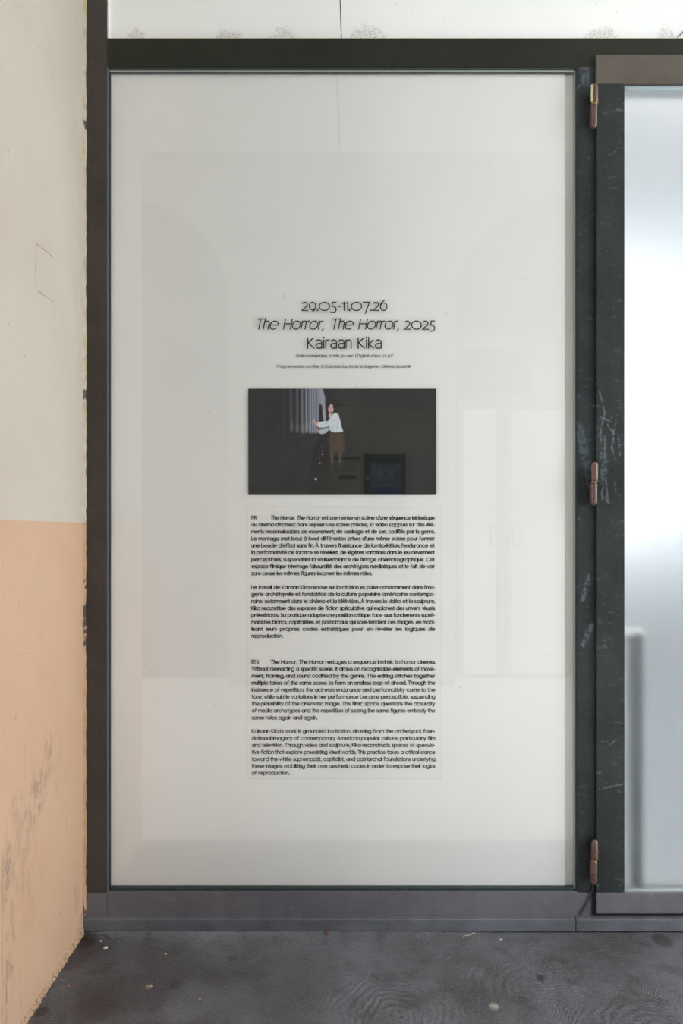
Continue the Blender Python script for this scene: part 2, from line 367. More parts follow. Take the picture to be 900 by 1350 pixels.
M['greyfloor'] = plain('grey interior floor', srgb(208, 211, 214), 0.5, nz=0.05, scale=8)
M['doorgrey'] = plain('grey door frame paint', srgb(120, 120, 116), 0.5, nz=0.05)
M['palepane'] = plain('opaque bright white', srgb(222, 222, 222), 0.4)
M['railgrey'] = plain('dark grey metal inside', srgb(72, 76, 78), 0.5)
M['paper'] = plain('white notice paper', srgb(150, 150, 142), 0.6)
M['green'] = plain('dark green print', srgb(14, 58, 42), 0.5)
M['blue'] = plain('blue print', srgb(36, 60, 120), 0.5)
M['greyprint'] = plain('grey print', srgb(90, 104, 120), 0.5, nz=0.5, scale=14)

# ------------------------------------------------------------------ setting: floor, walls, ceiling
x0f, x1f = XL, XR
struct(box('floor', x0f, 1.6, -0.63, 0.03, -0.1, 0.0, M['floor']))
struct(box('trim_1', x0f, x1f, YB-0.4, -0.63, -0.1, 0.0, M['paving'])); struct(box('trim_2', 1.6, x1f, -0.63, 0.03, -0.1, 0.0, M['paving']))
g = G('pale concrete pavement'); n = g.noise(6, 5, 0.6); g.bsdf(g.mix(g.ss(n, 0.3, 0.7), srgb(196, 194, 188), srgb(212, 210, 204)), 0.8, n, 0.3, 0.01); M['pavement'] = g.mat
struct(box('pavement_right', XR, XR+14, -12, 8, -0.1, 0.0, M['pavement'])); struct(box('pavement_left', XL-14, XL, -12, 8, -0.1, 0.0, M['pavement']))
YW = -0.63                                       # the left pier reaches this far out
wl = struct(box('wall_left', XL, WX, YW, 0.30, 0, CH, M['wall_left']))
# slightly proud plaster strip and the sealant bead beside the frame
bm = bmesh.new(); nseg = 220; za, zb2 = 0.05, 3.9; prof = []
rnd = random.Random(2)
def wobble(z, k): return 0.5+0.5*math.sin(z*k+math.sin(z*3.1)*2)*math.sin(z*k*0.37+1)
rows = []
for i in range(nseg+1):
    z = za + (zb2-za)*i/nseg
    w = 0.007 + 0.002*wobble(z, 5) + 0.001*rnd.random(); t = 0.002 + 0.001*rnd.random()
    rows.append([bm.verts.new((WX-0.001, -w-0.005, z)), bm.verts.new((WX+t*0.8, -w, z)), bm.verts.new((WX+t+0.002, -w*0.45, z)), bm.verts.new((WX+t+0.003+0.003*rnd.random(), -0.0005, z))])
for a, b in zip(rows, rows[1:]):
    for i in range(3): bm.faces.new((a[i], a[i+1], b[i+1], b[i]))
obj('sealant_bead', bm, M['sealant'], wl, True)
box('plaster_strip', WX-0.002, WX+0.0018, PW(101, 0)[0], -0.018, 0.02, 3.9, M['wall_left'], wl, 0.0008)
# crumbling mortar along the foot of the wall
bm = bmesh.new(); rows = []
def mortar_h(y):
    base = 0.012 + 0.005*rnd.random()
    return base + (0.07*math.exp(-((y+0.035)/0.03)**2))
for i in range(161):
    y = -0.62 + 0.60*i/160
    hh = mortar_h(y); t = 0.0025 + 0.002*rnd.random()
    rows.append([bm.verts.new((WX-0.001, y, hh)), bm.verts.new((WX+t*0.7, y, hh*(0.75+0.1*rnd.random()))), bm.verts.new((WX+t+0.003*rnd.random(), y, hh*0.35)), bm.verts.new((WX+t+0.004+0.006*rnd.random(), y, 0.0005))])
for a, b in zip(rows, rows[1:]):
    for i in range(3): bm.faces.new((a[i], a[i+1], b[i+1], b[i]))
g = G('crumbled mortar'); n = g.noise(80, 5, 0.7)
g.bsdf(g.mix(g.ss(n, 0.46, 0.66), srgb(168, 138, 110), srgb(122, 102, 82)), 0.9, n, 0.5, 0.006); M['mortar'] = g.mat
mo = obj('mortar_fillet', bm, M['mortar'], wl); mo['label'] = 'crumbling mortar edge at the foot of the ochre wall'
struct(box('ceiling', XL, XR, YB-0.4, 0.35, CH+0.03, CH+0.2, M['black']))
ceil = bpy.data.objects['ceiling']
for sgn in (-1, 1):                             # two ceiling fields with an open joint between
    bm = bmesh.new(); e = 0.011
    def jx(y): return -0.077 - 0.0178*y
    xa, xb = (XL, None) if sgn < 0 else (None, XR)
    ys = (YB-0.4, 0.35)
    q = []
    for y in ys:
        q.append((xa if sgn < 0 else jx(y)+e, y)); q.append((jx(y)-e if sgn < 0 else xb, y))
    lo = [bm.verts.new((p[0], p[1], CH)) for p in (q[0], q[1], q[3], q[2])]
    hi = [bm.verts.new((p[0], p[1], CH+0.03)) for p in (q[0], q[1], q[3], q[2])]
    bm.faces.new(lo); bm.faces.new(hi[::-1])
    for i in range(4): bm.faces.new((lo[i], hi[i], hi[(i+1) % 4], lo[(i+1) % 4]))
    obj('ceiling_panel', bm, M['ceiling'], ceil)
# wall with arches across the passage
def arch_wall():
    bm = bmesh.new(); T = 0.35
    zs = CZ + (HY-400)*0.0064; r = 1.05
    cs = [(-0.96-r), (0.96+r)]
    xs = [XL]
    for c in cs: xs += [c - r*math.cos(math.pi*i/32) for i in range(33)]
    xs += [XR]
    def zo(x, left):
        for c in cs:
            if abs(x-c) < r-1e-6: return zs + math.sqrt(r*r-(x-c)**2)
            if abs(abs(x-c)-r) < 1e-5 : return zs
        return 0
    for a, b in zip(xs, xs[1:]):
        mid = (a+b)/2; inside = any(abs(mid-c) < r for c in cs)
        za, zb = (zo(a, 0), zo(b, 1)) if inside else (0, 0)
        for y in (YB, YB-T):
            v = [bm.verts.new(p) for p in ((a, y, za), (b, y, zb), (b, y, CH+0.02), (a, y, CH+0.02))]; bm.faces.new(v)
        v = [bm.verts.new(p) for p in ((a, YB, za), (b, YB, zb), (b, YB-T, zb), (a, YB-T, za))]; bm.faces.new(v)
        if inside and abs(za-zs) < 1e-4:
            bm.faces.new([bm.verts.new(p) for p in ((a, YB, 0), (a, YB, za), (a, YB-T, za), (a, YB-T, 0))])
        if inside and abs(zb-zs) < 1e-4:
            bm.faces.new([bm.verts.new(p) for p in ((b, YB, 0), (b, YB, zb), (b, YB-T, zb), (b, YB-T, 0))])
    return obj('wall_back', bm, M['stone'])
wb_ = struct(arch_wall())
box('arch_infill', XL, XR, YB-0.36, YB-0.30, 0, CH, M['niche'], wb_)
# glazed double door in the right hand arch (seen only as a reflection)
d2 = struct(empty('door_2'))
k2 = (D - (YB-0.27) + 0.0)/F                      # mirrored distance per pixel
def RX(px): return (px-HX)*k2
def RZ(py): return CZ + (HY-py)*k2
yf = YB-0.30
def rb(name, a, b, c, d, y0, mat): return box(name, RX(a), RX(b), yf+0.002, yf+y0, max(0.01, RZ(d)), RZ(c), mat, d2, 0.003)
rb('door_header', 603, 800, 520, 537, .05, M['doorgrey']); rb('transom_rail', 603, 800, 437, 459, .05, M['doorgrey'])
rb('door_pane', 611, 656, 538, 890, .02, M['palepane']); rb('door_pane', 674, 745, 538, 890, .02, plain('dimmer lit door pane', srgb(196, 196, 194), 0.4))  # glow of a lit room behind is put into the pane whites
rb('door_pane', 611, 700, 477, 519, .02, M['niche']); rb('door_pane', 704, 745, 460, 519, .02, M['stone'])
rb('door_stile', 603, 611, 460, 905, .05, M['doorgrey']); rb('door_stile', 656, 674, 538, 905, .05, M['doorgrey']); rb('door_stile', 745, 760, 460, 905, .05, M['doorgrey'])
for sx in (650, 680):
    bm = bmesh.new(); x = RX(sx); z0, z1 = RZ(720), RZ(693)
    for dx, zz0, zz1 in ((-.03, z0, z1), (.03, z0, z1)): bx(bm, x+dx-.008, x+dx+.008, yf+.06, yf+.075, zz0, zz1, 0.003)
    for zz in (z0, z1): bx(bm, x-.038, x+.038, yf+.06, yf+.075, zz-.008, zz+.008, 0.003)
    bx(bm, x-.006, x+.006, yf+.05, yf+.07, z0-.004, z0+.01)
    obj('pull_handle', bm, M['doorgrey'], d2)

# ------------------------------------------------------------------ window_1 : fixed steel framed display window
XE = 1145                                          # right edge of the door leaf (pixels at the frame plane)
ZT = 3.95
win = struct(empty('window_1'))
xl = WX+0.001
x141 = P(141, 0)[0]
box('frame_post', xl, x141, 0, 0.06, P(0, 1208)[1], ZT, M['post_left'], win, 0.0015)
fp = pbox('frame_post', 760, 784.2, 88, 1177, 0, 0.06, M['post_mid'], win, 0.0012); fp['label'] = 'scratched black steel post carrying the door hinges'
pbox('transom_bar', 141, XE+30, 51, 88.5, 0, 0.06, M['transom'], win, 0.0015)
pbox('bottom_rail', 141, 784.2, 1175, 1208, 0, 0.06, M['rail'], win, 0.0015)
box('rail_foot', xl, x141-0.0005, -0.0006, 0.0, P(0, 1208)[1], P(0, 1177)[1], M['rail'], win)
pbox('door_sill_rail', 784.4, XE+30, 1178, 1208, 0.006, 0.06, M['black'], win, 0.001)
# threshold bars
yt = -0.02
zt = CZ + (HY-1212)*(D+yt)/F
box('threshold_bar', WX-0.0, P(758.6, 0, yt)[0], yt, 0.06, 0.0035, zt, M['sill'], win, 0.0035)
box('threshold_bar', P(759.2, 0, yt)[0], P(XE+30, 0)[0], yt, 0.06, 0.0035, zt, M['sill'], win, 0.0035)
# glazing beads
YG = 0.006
pbox('glazing_bead', 140.8, 143.2, 88.5, 1175, 0.001, 0.04, M['bead'], win, 0.0005)
pbox('glazing_bead', 143.2, 144.6, 93, 1172, 0.006, 0.03, M['black'], win, 0)
pbox('glazing_bead', 143.2, 757, 88.5, 91.6, 0.002, 0.05, M['bead_dark'], win, 0.0005)
pbox('glazing_bead', 143.2, 757, 91.6, 94.2, 0.006, 0.05, M['bead_white'], win, 0.0005)
pbox('glazing_bead', 144.6, 757, 94.2, 95.6, 0.007, 0.03, M['bead_dark'], win, 0)
pbox('glazing_bead', 144.6, 757, 1170.5, 1175, 0.002, 0.05, M['bead_dark'], win, 0.0005)
pbox('glazing_bead', 758.3, 760, 88.5, 1175, 0.002, 0.05, M['bead_dark'], win, 0.0003)
pbox('glazing_bead', 757, 758.0, 93, 1172, 0.004, 0.05, plain('dull silver bead', srgb(150, 150, 146), 0.4), win, 0.0002)
pbox('glass_pane', 144.6, 757, 95.6, 1170.5, YG, YG+0.006, M['glass'], win, 0)
YP = YG+0.006+0.006
pbox('backing_panel', 143, 744.5, 93, 1173, YP, YP+0.01, M['panel'], win, 0.0005, yref=YP)
pb = pbox('panel_side_band', 744.7, 761, 93, 1173, YP+0.003, YP+0.012, M['side_band'], win, 0.0005, yref=YP); pb['label'] = 'narrow grey strip beside the white panel'  # grey vertical band beside the panel, set slightly behind its face
# boards above the transom, two with an open joint
def slanted(px0a, px0b, px1a, px1b, y0, y1):
    bm = bmesh.new(); za = P(0, 51)[1]-0.02; zb = ZT
    f = lambda pa, pb, z: P(pa, 0)[0] + (P(pb, 0)[0]-P(pa, 0)[0])*(z-za)/(P(0, 0)[1]-za)
    vs = []
    for y in (y0, y1): vs.append([bm.verts.new((f(px0a, px0b, za), y, za)), bm.verts.new((f(px1a, px1b, za), y, za)), bm.verts.new((f(px1a, px1b, zb), y, zb)), bm.verts.new((f(px0a, px0b, zb), y, zb))])
    a, b = vs; bm.faces.new(a); bm.faces.new(b[::-1])
    for i in range(4): bm.faces.new((a[i], b[i], b[(i+1) % 4], a[(i+1) % 4]))
    return bm
obj('upper_board', slanted(141, 141, 449.6, 447.6, 0.012, 0.03), M['upper'], win)
obj('upper_board', slanted(451.0, 449.0, XE+30, XE+30, 0.012, 0.03), M['upper'], win)
box('board_backing', x141, P(XE+30, 0)[0], 0.031, 0.05, P(0, 53)[1], ZT, M['doorgrey'], win)
pbox('edge_strip', 141, 143.2, -60, 51, 0.004, 0.012, M['bead_white'], win, 0.0003)
bm = bmesh.new()                                    # rusty dust line on the transom's upper edge
x0, z0 = P(141, 51); x1, _ = P(XE+30, 51); bx(bm, x0, x1, -0.0003, 0.012, z0-0.0005, z0+0.0014)
obj('dust_line', bm, plain('ochre dust', srgb(132, 112, 66), 0.9, nz=0.4, scale=40), win)
# lintel and wall right of the door
xr = P(XE+30, 0)[0]
wf = struct(box('wall_front', xr, XR, 0.0, 0.30, 0, CH, M['stone']))
box('lintel', WX, xr, 0.0, 0.30, ZT, CH, M['stone'], wf)
# cable behind the upper board's right end
bm = bmesh.new(); pts = []
for i in range(13):
    t = i/12; px = 892 + 30*t; py = 52 - 26*t**0.75; x, z = P(px, py, 0.008); pts.append((x, 0.008, z))
tube(bm, pts, 0.0016, 6)
cb = obj('cable', bm, M['railgrey'], None, True); tag(cb, 'thin grey cable rising from the dark transom bar at upper right', 'cable')

# ------------------------------------------------------------------ door_1
door = struct(empty('door_1'))
yd0, yd1 = Y_D, 0.04
pbox('door_header', 786.2, XE, 72, 110.3, yd0, yd1, M['header'], door, 0.0012)
pbox('door_stile', 786.4, 823, 110.3, 1177, yd0, yd1, M['stile'], door, 0.0012)
pbox('door_stile', XE-38, XE, 110.3, 1177, yd0, yd1, M['stile'], door, 0.0012)
pbox('door_bottom_rail', 786.6, XE, 1177, 1204.5, yd0, yd1, M['rail'], door, 0.0012)
pbox('door_gap', 783.6, 786.3, 76, 1206, 0.004, 0.03, M['black'], door, 0)  # black strip painted in for the shaded gap beside the stile
pbox('glazing_bead', 823, XE-38, 110.3, 113.5, yd0+.008, yd0+.03, M['bead'], door, 0.0005)
pbox('glazing_bead', 823, XE-38, 113.5, 117.5, yd0+.010, yd0+.03, plain('striped grey gasket', srgb(170, 182, 188), 0.4), door, 0.0005)
pbox('glazing_bead', 823, XE-38, 1174, 1177, yd0+.006, yd0+.03, plain('grey gasket', srgb(150, 154, 156), 0.4), door, 0.0005)
pbox('glass_pane', 823, XE-38, 117.5, 1174, yd0+.014, yd0+.020, M['frost'], door, 0)
def hinge(pyt, pyb, pale):
    yh = -0.024; px = 782.6
    x, zt_ = P(px, pyt, yh); _, zb_ = P(px, pyb, yh); zm = zb_ + (zt_-zb_)*0.535; r = 0.0105
    bm = bmesh.new()
    lathe(bm, [(r*.55, zm+.0022), (r*.95, zm+.004), (r, zm+.008), (r*1.05, zm+(zt_-zm)*.5), (r, zt_-.012), (r*.8, zt_-.005), (r*.45, zt_)], x+0.002, yh)
    bx(bm, x+0.006, x+0.014, yh+0.002, yd0+0.001, zm+.006, zt_-.012, 0.001)
    h = obj('hinge', bm, M['rustbrown'], door, True)
    bm = bmesh.new()
    lathe(bm, [(r*.4, zb_), (r*.8, zb_+.004), (r*.95, zb_+.012), (r*.95, zm-.008), (r*.9, zm-.003), (r*.55, zm-.0015)], x, yh)
    bx(bm, x-0.006, x+0.002, yh+0.004, 0.001, zb_+.012, zm-.006, 0.001)
    obj('lower_barrel', bm, M['rustbrown'], h, True)
    bm = bmesh.new(); lathe(bm, [(r*.86, zm-.0018), (r*.92, zm), (r*.86, zm+.0024)], x, yh); obj('washer', bm, M['brass'], h, True)
    if pale:
        bm = bmesh.new(); bx(bm, x-0.0115, x-0.004, yh-0.008, yh-0.003, zm+.006, zt_-.008, 0.001); p = obj('barrel_highlight', bm, M['hinge_glint'], h); p['label'] = 'pale yellow highlight painted on the hinge'  # highlight along the upper barrel put in as a pale strip
    bm = bmesh.new()
    rr = random.Random(int(pyt))
    for i in range(7):                                # weld beads on the stile
        cx = x+0.010+0.007*rr.random(); cz = zm+(zt_-zm)*rr.random()*0.9
        lathe(bm, [(.001, cz-.003), (.0028, cz-.0015), (.003, cz+.001), (.001, cz+.003)], cx, yd0-0.0008, 8)
    obj('weld', bm, M['rustbrown'], h, True)
    return h
h1 = hinge(110, 169, True); h1['label'] = 'top hinge with a pale painted highlight on its upper barrel'
hinge(609, 666.5, False); hinge(1107, 1166, False)
# thin brown strip running diagonally down from the lowest hinge
bm = bmesh.new(); pts = []
for i in range(13):
    t = i/12; x, z = P(781.5-0.5*t-17*t**1.5, 1166+40*t, -0.004); pts.append((x, -0.0035, z))
tube(bm, pts, 0.0022, 8); sl = obj('diagonal_strip', bm, plain('dark brown strip', srgb(48, 40, 40), 0.6), door, True); sl['label'] = 'brown diagonal strip below the lowest hinge'
pbox('black_end_strip', 780.2, 784, 1166, 1207, -0.004, 0.0, M['black'], door, 0.0003)  # black strip below the lowest hinge, beside the door

# ------------------------------------------------------------------ the room behind the frosted door
ri = struct(box('floor_room', 0.55, 3.2, 0.07, 3.9, -0.1, 0.03, M['greyfloor']))
struct(box('wall_room_left', 0.50, 0.56, 0.065, 3.9, 0, 4.4, M['white']))
struct(box('wall_room_right', 3.2, 3.3, 0.3, 3.9, 0, 4.4, M['white']))
struct(box('ceiling_room', 0.5, 3.3, 0.07, 3.9, 4.0, 4.1, M['ceiling']))
bk = struct(box('wall_room_back', 0.5, 3.3, 3.9, 4.0, 0, 1.35, M['white']))
win3 = struct(empty('window_2'))
box('wall_room_back_top', 0.5, 3.3, 3.9, 4.0, 3.55, 4.1, M['white'], bk)
for x in (0.56, 1.85, 3.14): box('window_frame', x, x+0.06, 3.9, 3.96, 1.35, 3.55, M['doorgrey'], win3)
g = G('milky window film'); tr = g.t.nodes.new('ShaderNodeBsdfTransparent'); tr.inputs[0].default_value = (0.30, 0.305, 0.31, 1); tl = g.t.nodes.new('ShaderNodeBsdfTranslucent'); tl.inputs[0].default_value = (0.9, 0.91, 0.92, 1)
mxn = g.t.nodes.new('ShaderNodeMixShader'); mxn.inputs[0].default_value = 0.5; g.t.links.new(tr.outputs[0], mxn.inputs[1]); g.t.links.new(tl.outputs[0], mxn.inputs[2]); g.t.links.new(mxn.outputs[0], g.out.inputs[0])
for x in (0.62, 1.91): box('window_pane', x, x+1.23, 3.92, 3.926, 1.35, 3.55, g.mat, win3)
ll = bpy.data.lights.new('added_room_light', 'AREA'); ll.shape = 'RECTANGLE'; ll.size = 1.6; ll.size_y = 0.5; ll.energy = 7; lo_ = bpy.data.objects.new('added_room_light', ll); C.objects.link(lo_); lo_.location = (1.9, 0.9, 3.93)  # added area light, out of view, lifting the lower frosted pane
# metal railing just inside the door
yr_ = 0.065
bm = bmesh.new(); x0, z0 = P(834, 833, yr_); x1, _ = P(847, 833, yr_); bx(bm, x0, x1, yr_, yr_+0.035, 0.03, z0, 0.004)
rl = empty('metal_railing'); obj('upright', bm, M['railgrey'], rl)
bm = bmesh.new(); xa, za_ = P(818, 829, yr_); xb, zb_ = P(849, 838, yr_); bx(bm, xa, xb, yr_, yr_+0.035, zb_, za_, 0.003); obj('top_arm', bm, M['palepane'], rl)
tag(rl, 'blurred dark upright with a pale arm behind the frosted door', 'railing'); kids(rl, x0, yr_, 0.03)

# ------------------------------------------------------------------ single stroke lettering
def arc(cx, cy, rx, ry, a0, a1, n=None):
    n = n or max(3, int(abs(a1-a0)/22))
    return [(cx+rx*math.cos(R(a0+(a1-a0)*i/n)), cy+ry*math.sin(R(a0+(a1-a0)*i/n))) for i in range(n+1)]
def make_font(X, double_a=False, qf=0.97):
    r = X/2; q = r*qf; A = 1.06; Dn = -0.34
    o = arc(q, r, q, r, 0, 360, 18)
    g = {}
    def put(ch, adv, *st): g[ch] = (adv, [list(s) for s in st])
    put('o', 2*q, o)
    if double_a: put('a', .50, arc(.25, X-.25, .25, .25, 155, 0)+[(.5, 0)], [(.5, X*.56), (.24, X*.56)]+arc(.22, X*.28, .22, X*.28, 90, 270)+[(.28, 0)]+arc(.28, .17, .22, .17, 270, 350))
    else: put('a', 2*q, o, [(2*q, 0), (2*q, X)])
    put('b', 2*q, o, [(0, 0), (0, A)]); put('d', 2*q, o, [(2*q, 0), (2*q, A)])
    put('c', 1.7*q, arc(q, r, q, r, 48, 312)); put('e', 2*q, [(0, r), (2*q, r)]+arc(q, r, q, r, 8, 315))
    put('f', .30, [(.1, 0)]+arc(.28, A-.2, .18, .2, 180, 75), [(0, X-.02), (.27, X-.02)])
    put('g', 2*q, o, [(2*q, X)]+arc(q, -.05, q, .27, 0, -150)); put('h', .46, [(0, 0), (0, A)], arc(.23, X-.25, .23, .25, 180, 0)+[(.46, 0)])
    put('i', .02, [(.01, 0), (.01, X)], arc(.01, X+.22, .03, .03, 0, 360, 6)); put('j', .05, [(.04, X)]+arc(-.06, -.15, .1, .16, 0, -80), arc(.04, X+.22, .03, .03, 0, 360, 6))
    put('k', .44, [(0, 0), (0, A)], [(.40, X), (.04, X*.48), (.44, 0)]); put('l', .02, [(.01, 0), (.01, A)])
    put('m', .82, [(0, 0), (0, X)], arc(.205, X-.23, .205, .23, 180, 0)+[(.41, 0)], arc(.615, X-.23, .205, .23, 180, 0)+[(.82, 0)])
    put('n', .46, [(0, 0), (0, X)], arc(.23, X-.25, .23, .25, 180, 0)+[(.46, 0)])
    put('p', 2*q, o, [(0, Dn), (0, X)]); put('q', 2*q, o, [(2*q, Dn), (2*q, X)])
    put('r', .27, [(0, 0), (0, X)], arc(.24, X-.26, .24, .26, 180, 75))
    put('s', .36, arc(.18, X*.74, .165, X*.26, 35, 255)+arc(.18, X*.25, .175, X*.25, 75, -150))
    put('t', .30, [(.11, X+.26), (.11, .17)]+arc(.25, .15, .14, .15, 180, 285), [(0, X-.02), (.29, X-.02)])
    put('u', .46, [(0, X)]+arc(.23, .25, .23, .25, 180, 360)+[(.46, X)], [(.46, X), (.46, 0)])
    put('v', .48, [(0, X), (.24, 0), (.48, X)]); put('w', .76, [(0, X), (.2, 0), (.38, X), (.56, 0), (.76, X)])
    put('x', .44, [(0, X), (.44, 0)], [(0, 0), (.44, X)]); put('y', .48, [(0, X), (.25, .02)], [(.48, X), (.12, Dn)]); put('z', .42, [(0, X), (.42, X), (0, 0), (.42, 0)])
    put('A', .68, [(0, 0), (.34, 1), (.68, 0)], [(.13, .36), (.55, .36)]); put('C', .74, arc(.46, .5, .46, .5, 45, 315)); put('D', .72, [(0, 0), (0, 1)]+arc(.24, .5, .46, .5, 90, -90)+[(0, 0)])
    put('E', .44, [(.44, 1), (0, 1), (0, 0), (.44, 0)], [(0, .52), (.4, .52)]); put('F', .42, [(.42, 1), (0, 1), (0, 0)], [(0, .52), (.38, .52)])
    put('H', .66, [(0, 0), (0, 1)], [(.66, 0), (.66, 1)], [(0, .53), (.66, .53)]); put('I', .02, [(.01, 0), (.01, 1)]); put('K', .56, [(0, 0), (0, 1)], [(.5, 1), (.04, .52), (.56, 0)])
    put('L', .42, [(0, 1), (0, 0), (.42, 0)]); put('N', .68, [(0, 0), (0, 1), (.68, 0), (.68, 1)]); put('P', .48, [(0, 0), (0, 1), (.2, 1)]+arc(.2, .74, .26, .26, 90, -90)+[(0, .48)])
    put('R', .50, [(0, 0), (0, 1), (.2, 1)]+arc(.2, .74, .26, .26, 90, -90)+[(0, .48)], [(.2, .48), (.5, 0)])
    put('S', .44, arc(.22, .75, .2, .25, 35, 255)+arc(.22, .25, .22, .25, 75, -150)); put('T', .62, [(0, 1), (.62, 1)], [(.31, 1), (.31, 0)])
    put('V', .66, [(0, 1), (.33, 0), (.66, 1)]); put('W', 1.0, [(0, 1), (.26, 0), (.5, 1), (.74, 0), (1, 1)])
    # old style figures
    put('0', 1.06*X, arc(.53*X, r, .53*X, r, 0, 360, 20)); put('1', .17, [(0, X-.12), (.16, X), (.16, 0)])
    put('2', .50, arc(.24, X-.24, .22, .24, 150, -30)+[(.02, 0), (.5, 0)]); put('5', .44, [(.42, X), (.13, X), (.08, X*.50)]+arc(.14, X*.50-.30, .28, .30, 100, -125))
    put('6', .54, arc(.27, r*.92, .27, r*.92, 0, 360, 18), arc(.50, r, .50, 1.0-r, 180, 125)+[(.34, 1.02)]); put('7', .52, [(0, X), (.52, X), (.17, Dn+.05)])
    put('9', .54, arc(.27, X-r*.92, .27, r*.92, 0, 360, 18), arc(.04, X-r*.92, .50, .62, 0, -62))
    put('.', .04, arc(.02, .03, .035, .035, 0, 360, 6)); put(',', .06, [(.07, .07), (0, -.18)]); put("'", .04, [(.05, 1.02), (.01, .78)]); put('"', .14, [(.04, 1.02), (.01, .78)], [(.14, 1.02), (.11, .78)])
    put('-', .24, [(0, X*.5), (.24, X*.5)]); put('|', .02, [(.01, -.25), (.01, 1.1)]); put(':', .04, arc(.02, .03, .035, .035, 0, 360, 6), arc(.02, X*.85, .035, .035, 0, 360, 6))
    def acc(base, ch, kind):
        adv, st = g[base]; cx = adv/2; top = (X if base.islower() else 1.0)
        m = {'a': [(cx-.03, top+.12), (cx+.11, top+.32)], 'g': [(cx+.03, top+.12), (cx-.11, top+.32)], 'c': [(cx-.13, top+.13), (cx, top+.30), (cx+.13, top+.13)]}[kind]
        g[ch] = (adv, st+[m])
    acc('e', 'é', 'a'); acc('e', 'è', 'g'); acc('e', 'ê', 'c'); acc('o', 'ô', 'c'); acc('a', 'à', 'g'); acc('A', 'À', 'g')
    return g
def stroke_mesh(V, Fc, pts, w, fn):
    closed = len(pts) > 4 and abs(pts[0][0]-pts[-1][0]) + abs(pts[0][1]-pts[-1][1]) < 1e-6
    P2 = [Vector(fn(*p)) for p in pts]
    P2 = [p for i, p in enumerate(P2) if i == 0 or (p-P2[i-1]).length > 1e-9]
    if closed: P2 = P2[:-1]
    n = len(P2); base = len(V)
    for i, p in enumerate(P2):
        a = P2[i-1] if (i or closed) else None; b = P2[(i+1) % n] if (i < n-1 or closed) else None
        if a is None: t = (b-p).normalized(); nn = Vector((-t.y, t.x)); m = nn; p = p - t*w*0.3
        elif b is None: t = (p-a).normalized(); nn = Vector((-t.y, t.x)); m = nn; p = p + t*w*0.3
        else:
            t1 = (p-a).normalized(); t2 = (b-p).normalized(); n1 = Vector((-t1.y, t1.x)); n2 = Vector((-t2.y, t2.x)); s_ = n1+n2
            m = n1 if s_.length < 0.3 else s_.normalized() / max(0.45, s_.normalized().dot(n1))
        V.append(p+m*w/2); V.append(p-m*w/2)
    for i in range(n if closed else n-1):
        a = base+2*i; b = base+2*((i+1) % n); Fc.append((a, a+1, b+1, b))
def lay(runs, x0, x1, ybase, cap, wpx, font, track, k0=1.0, spmin=0.36, spmax=0.9, sp=None):
    """runs: (text, italic). Pixel coordinates in the photograph; one line fitted from x0 to x1."""
    chars = [(c, it) for t, it in runs for c in t]
    Gw = 0; ns = 0
    for c, it in chars:
        if c == ' ': ns += 1
        else: Gw += font[c][0] + track
    Gw -= track
    Wd = (x1-x0)/cap; k = k0
    if ns:
        s_ = (Wd-Gw*k)/ns
        if s_ < spmin: s_ = spmin; k = (Wd-ns*s_)/Gw
        if s_ > spmax: s_ = spmax; k = (Wd-ns*s_)/Gw
    else: k = Wd/Gw; s_ = 0

    V, Fc = [], []; cx = 0.0
    wn = wpx/cap
    for c, it in chars:
        if c == ' ': cx += s_; continue
        adv, st = font[c]
        def fn(x, y, cx=cx, it=it):
            yy = wn/2 + y*(1-wn)
            return (x0 + cap*(cx + k*x + (0.20*yy if it else 0)), ybase - cap*yy)
        for s1 in st: stroke_mesh(V, Fc, s1, wpx, fn)
        cx += k*(adv+track)
    return V, Fc
YL = YG+0.0068                                     # lettering sits on the inner face of the glass
def letter_obj(name, lines, parent, YL=YL):
    V, Fc = [], []
    for v, f in lines:
        b = len(V); V += v; Fc += [tuple(i+b for i in q) for q in f]
    me = bpy.data.meshes.new(name)
    me.from_pydata([(P(v.x, v.y, YL)[0], YL, P(v.x, v.y, YL)[1]) for v in V], [], Fc)
    return link(name, me, M['ink'], parent)
YS = YP-0.0012                                     # text sheet lies just in front of the panel
FT = make_font(0.80, True); FB = make_font(0.72, False, 0.90)
head = empty('heading_lettering')
letter_obj('date_line', [lay([('29.05-11.07.26', 0)], 397.5, 510, 410.2, 15.2, 1.5, FT, .12)], head)
letter_obj('title_line', [lay([('The Horror,', 1)], 336.5, 425.5, 434.9, 15.2, 1.45, FT, .12, 1.0, .42, .5)], head)
letter_obj('title_line', [lay([('The Horror,', 1)], 435.5, 524.5, 434.9, 15.2, 1.45, FT, .12, 1.0, .42, .5)], head)
letter_obj('year', [lay([('2025', 0)], 533, 573, 434.9, 15.2, 1.5, FT, .12)], head)
letter_obj('name_line', [lay([('Kairaan Kika', 0)], 405.5, 502.3, 460, 15.6, 1.6, FT, .17, 1.0, .42, .5)], head)
tag(head, 'large thin black heading lettering with dates on the glass above the photo print', 'lettering'); kids(head, *[P(450, 460, YL)[0], YL, P(450, 460, YL)[1]])
cr = empty('credit_lettering')
letter_obj('credit_line', [lay([('Vidéo numérique, 21 min. 50 sec. | Digital video, 21\' 50"', 0)], 389.8, 518, 471, 4.3, .5, FB, .18)], cr, YS)
letter_obj('credit_line', [lay([('Programmation confiée à | Curated by: Karin Schlageter, ', 0), ('Cinéma Spoutnik', 1)], 365, 541, 485, 4.3, .5, FB, .18)], cr, YS)
tag(cr, 'two tiny black credit lines between the heading and the photo print', 'lettering'); kids(cr, P(450, 485, YL)[0], YL, P(450, 485, YL)[1])
CAP, WB, TR, LP = 5.6, 0.90, 0.16, 9.17
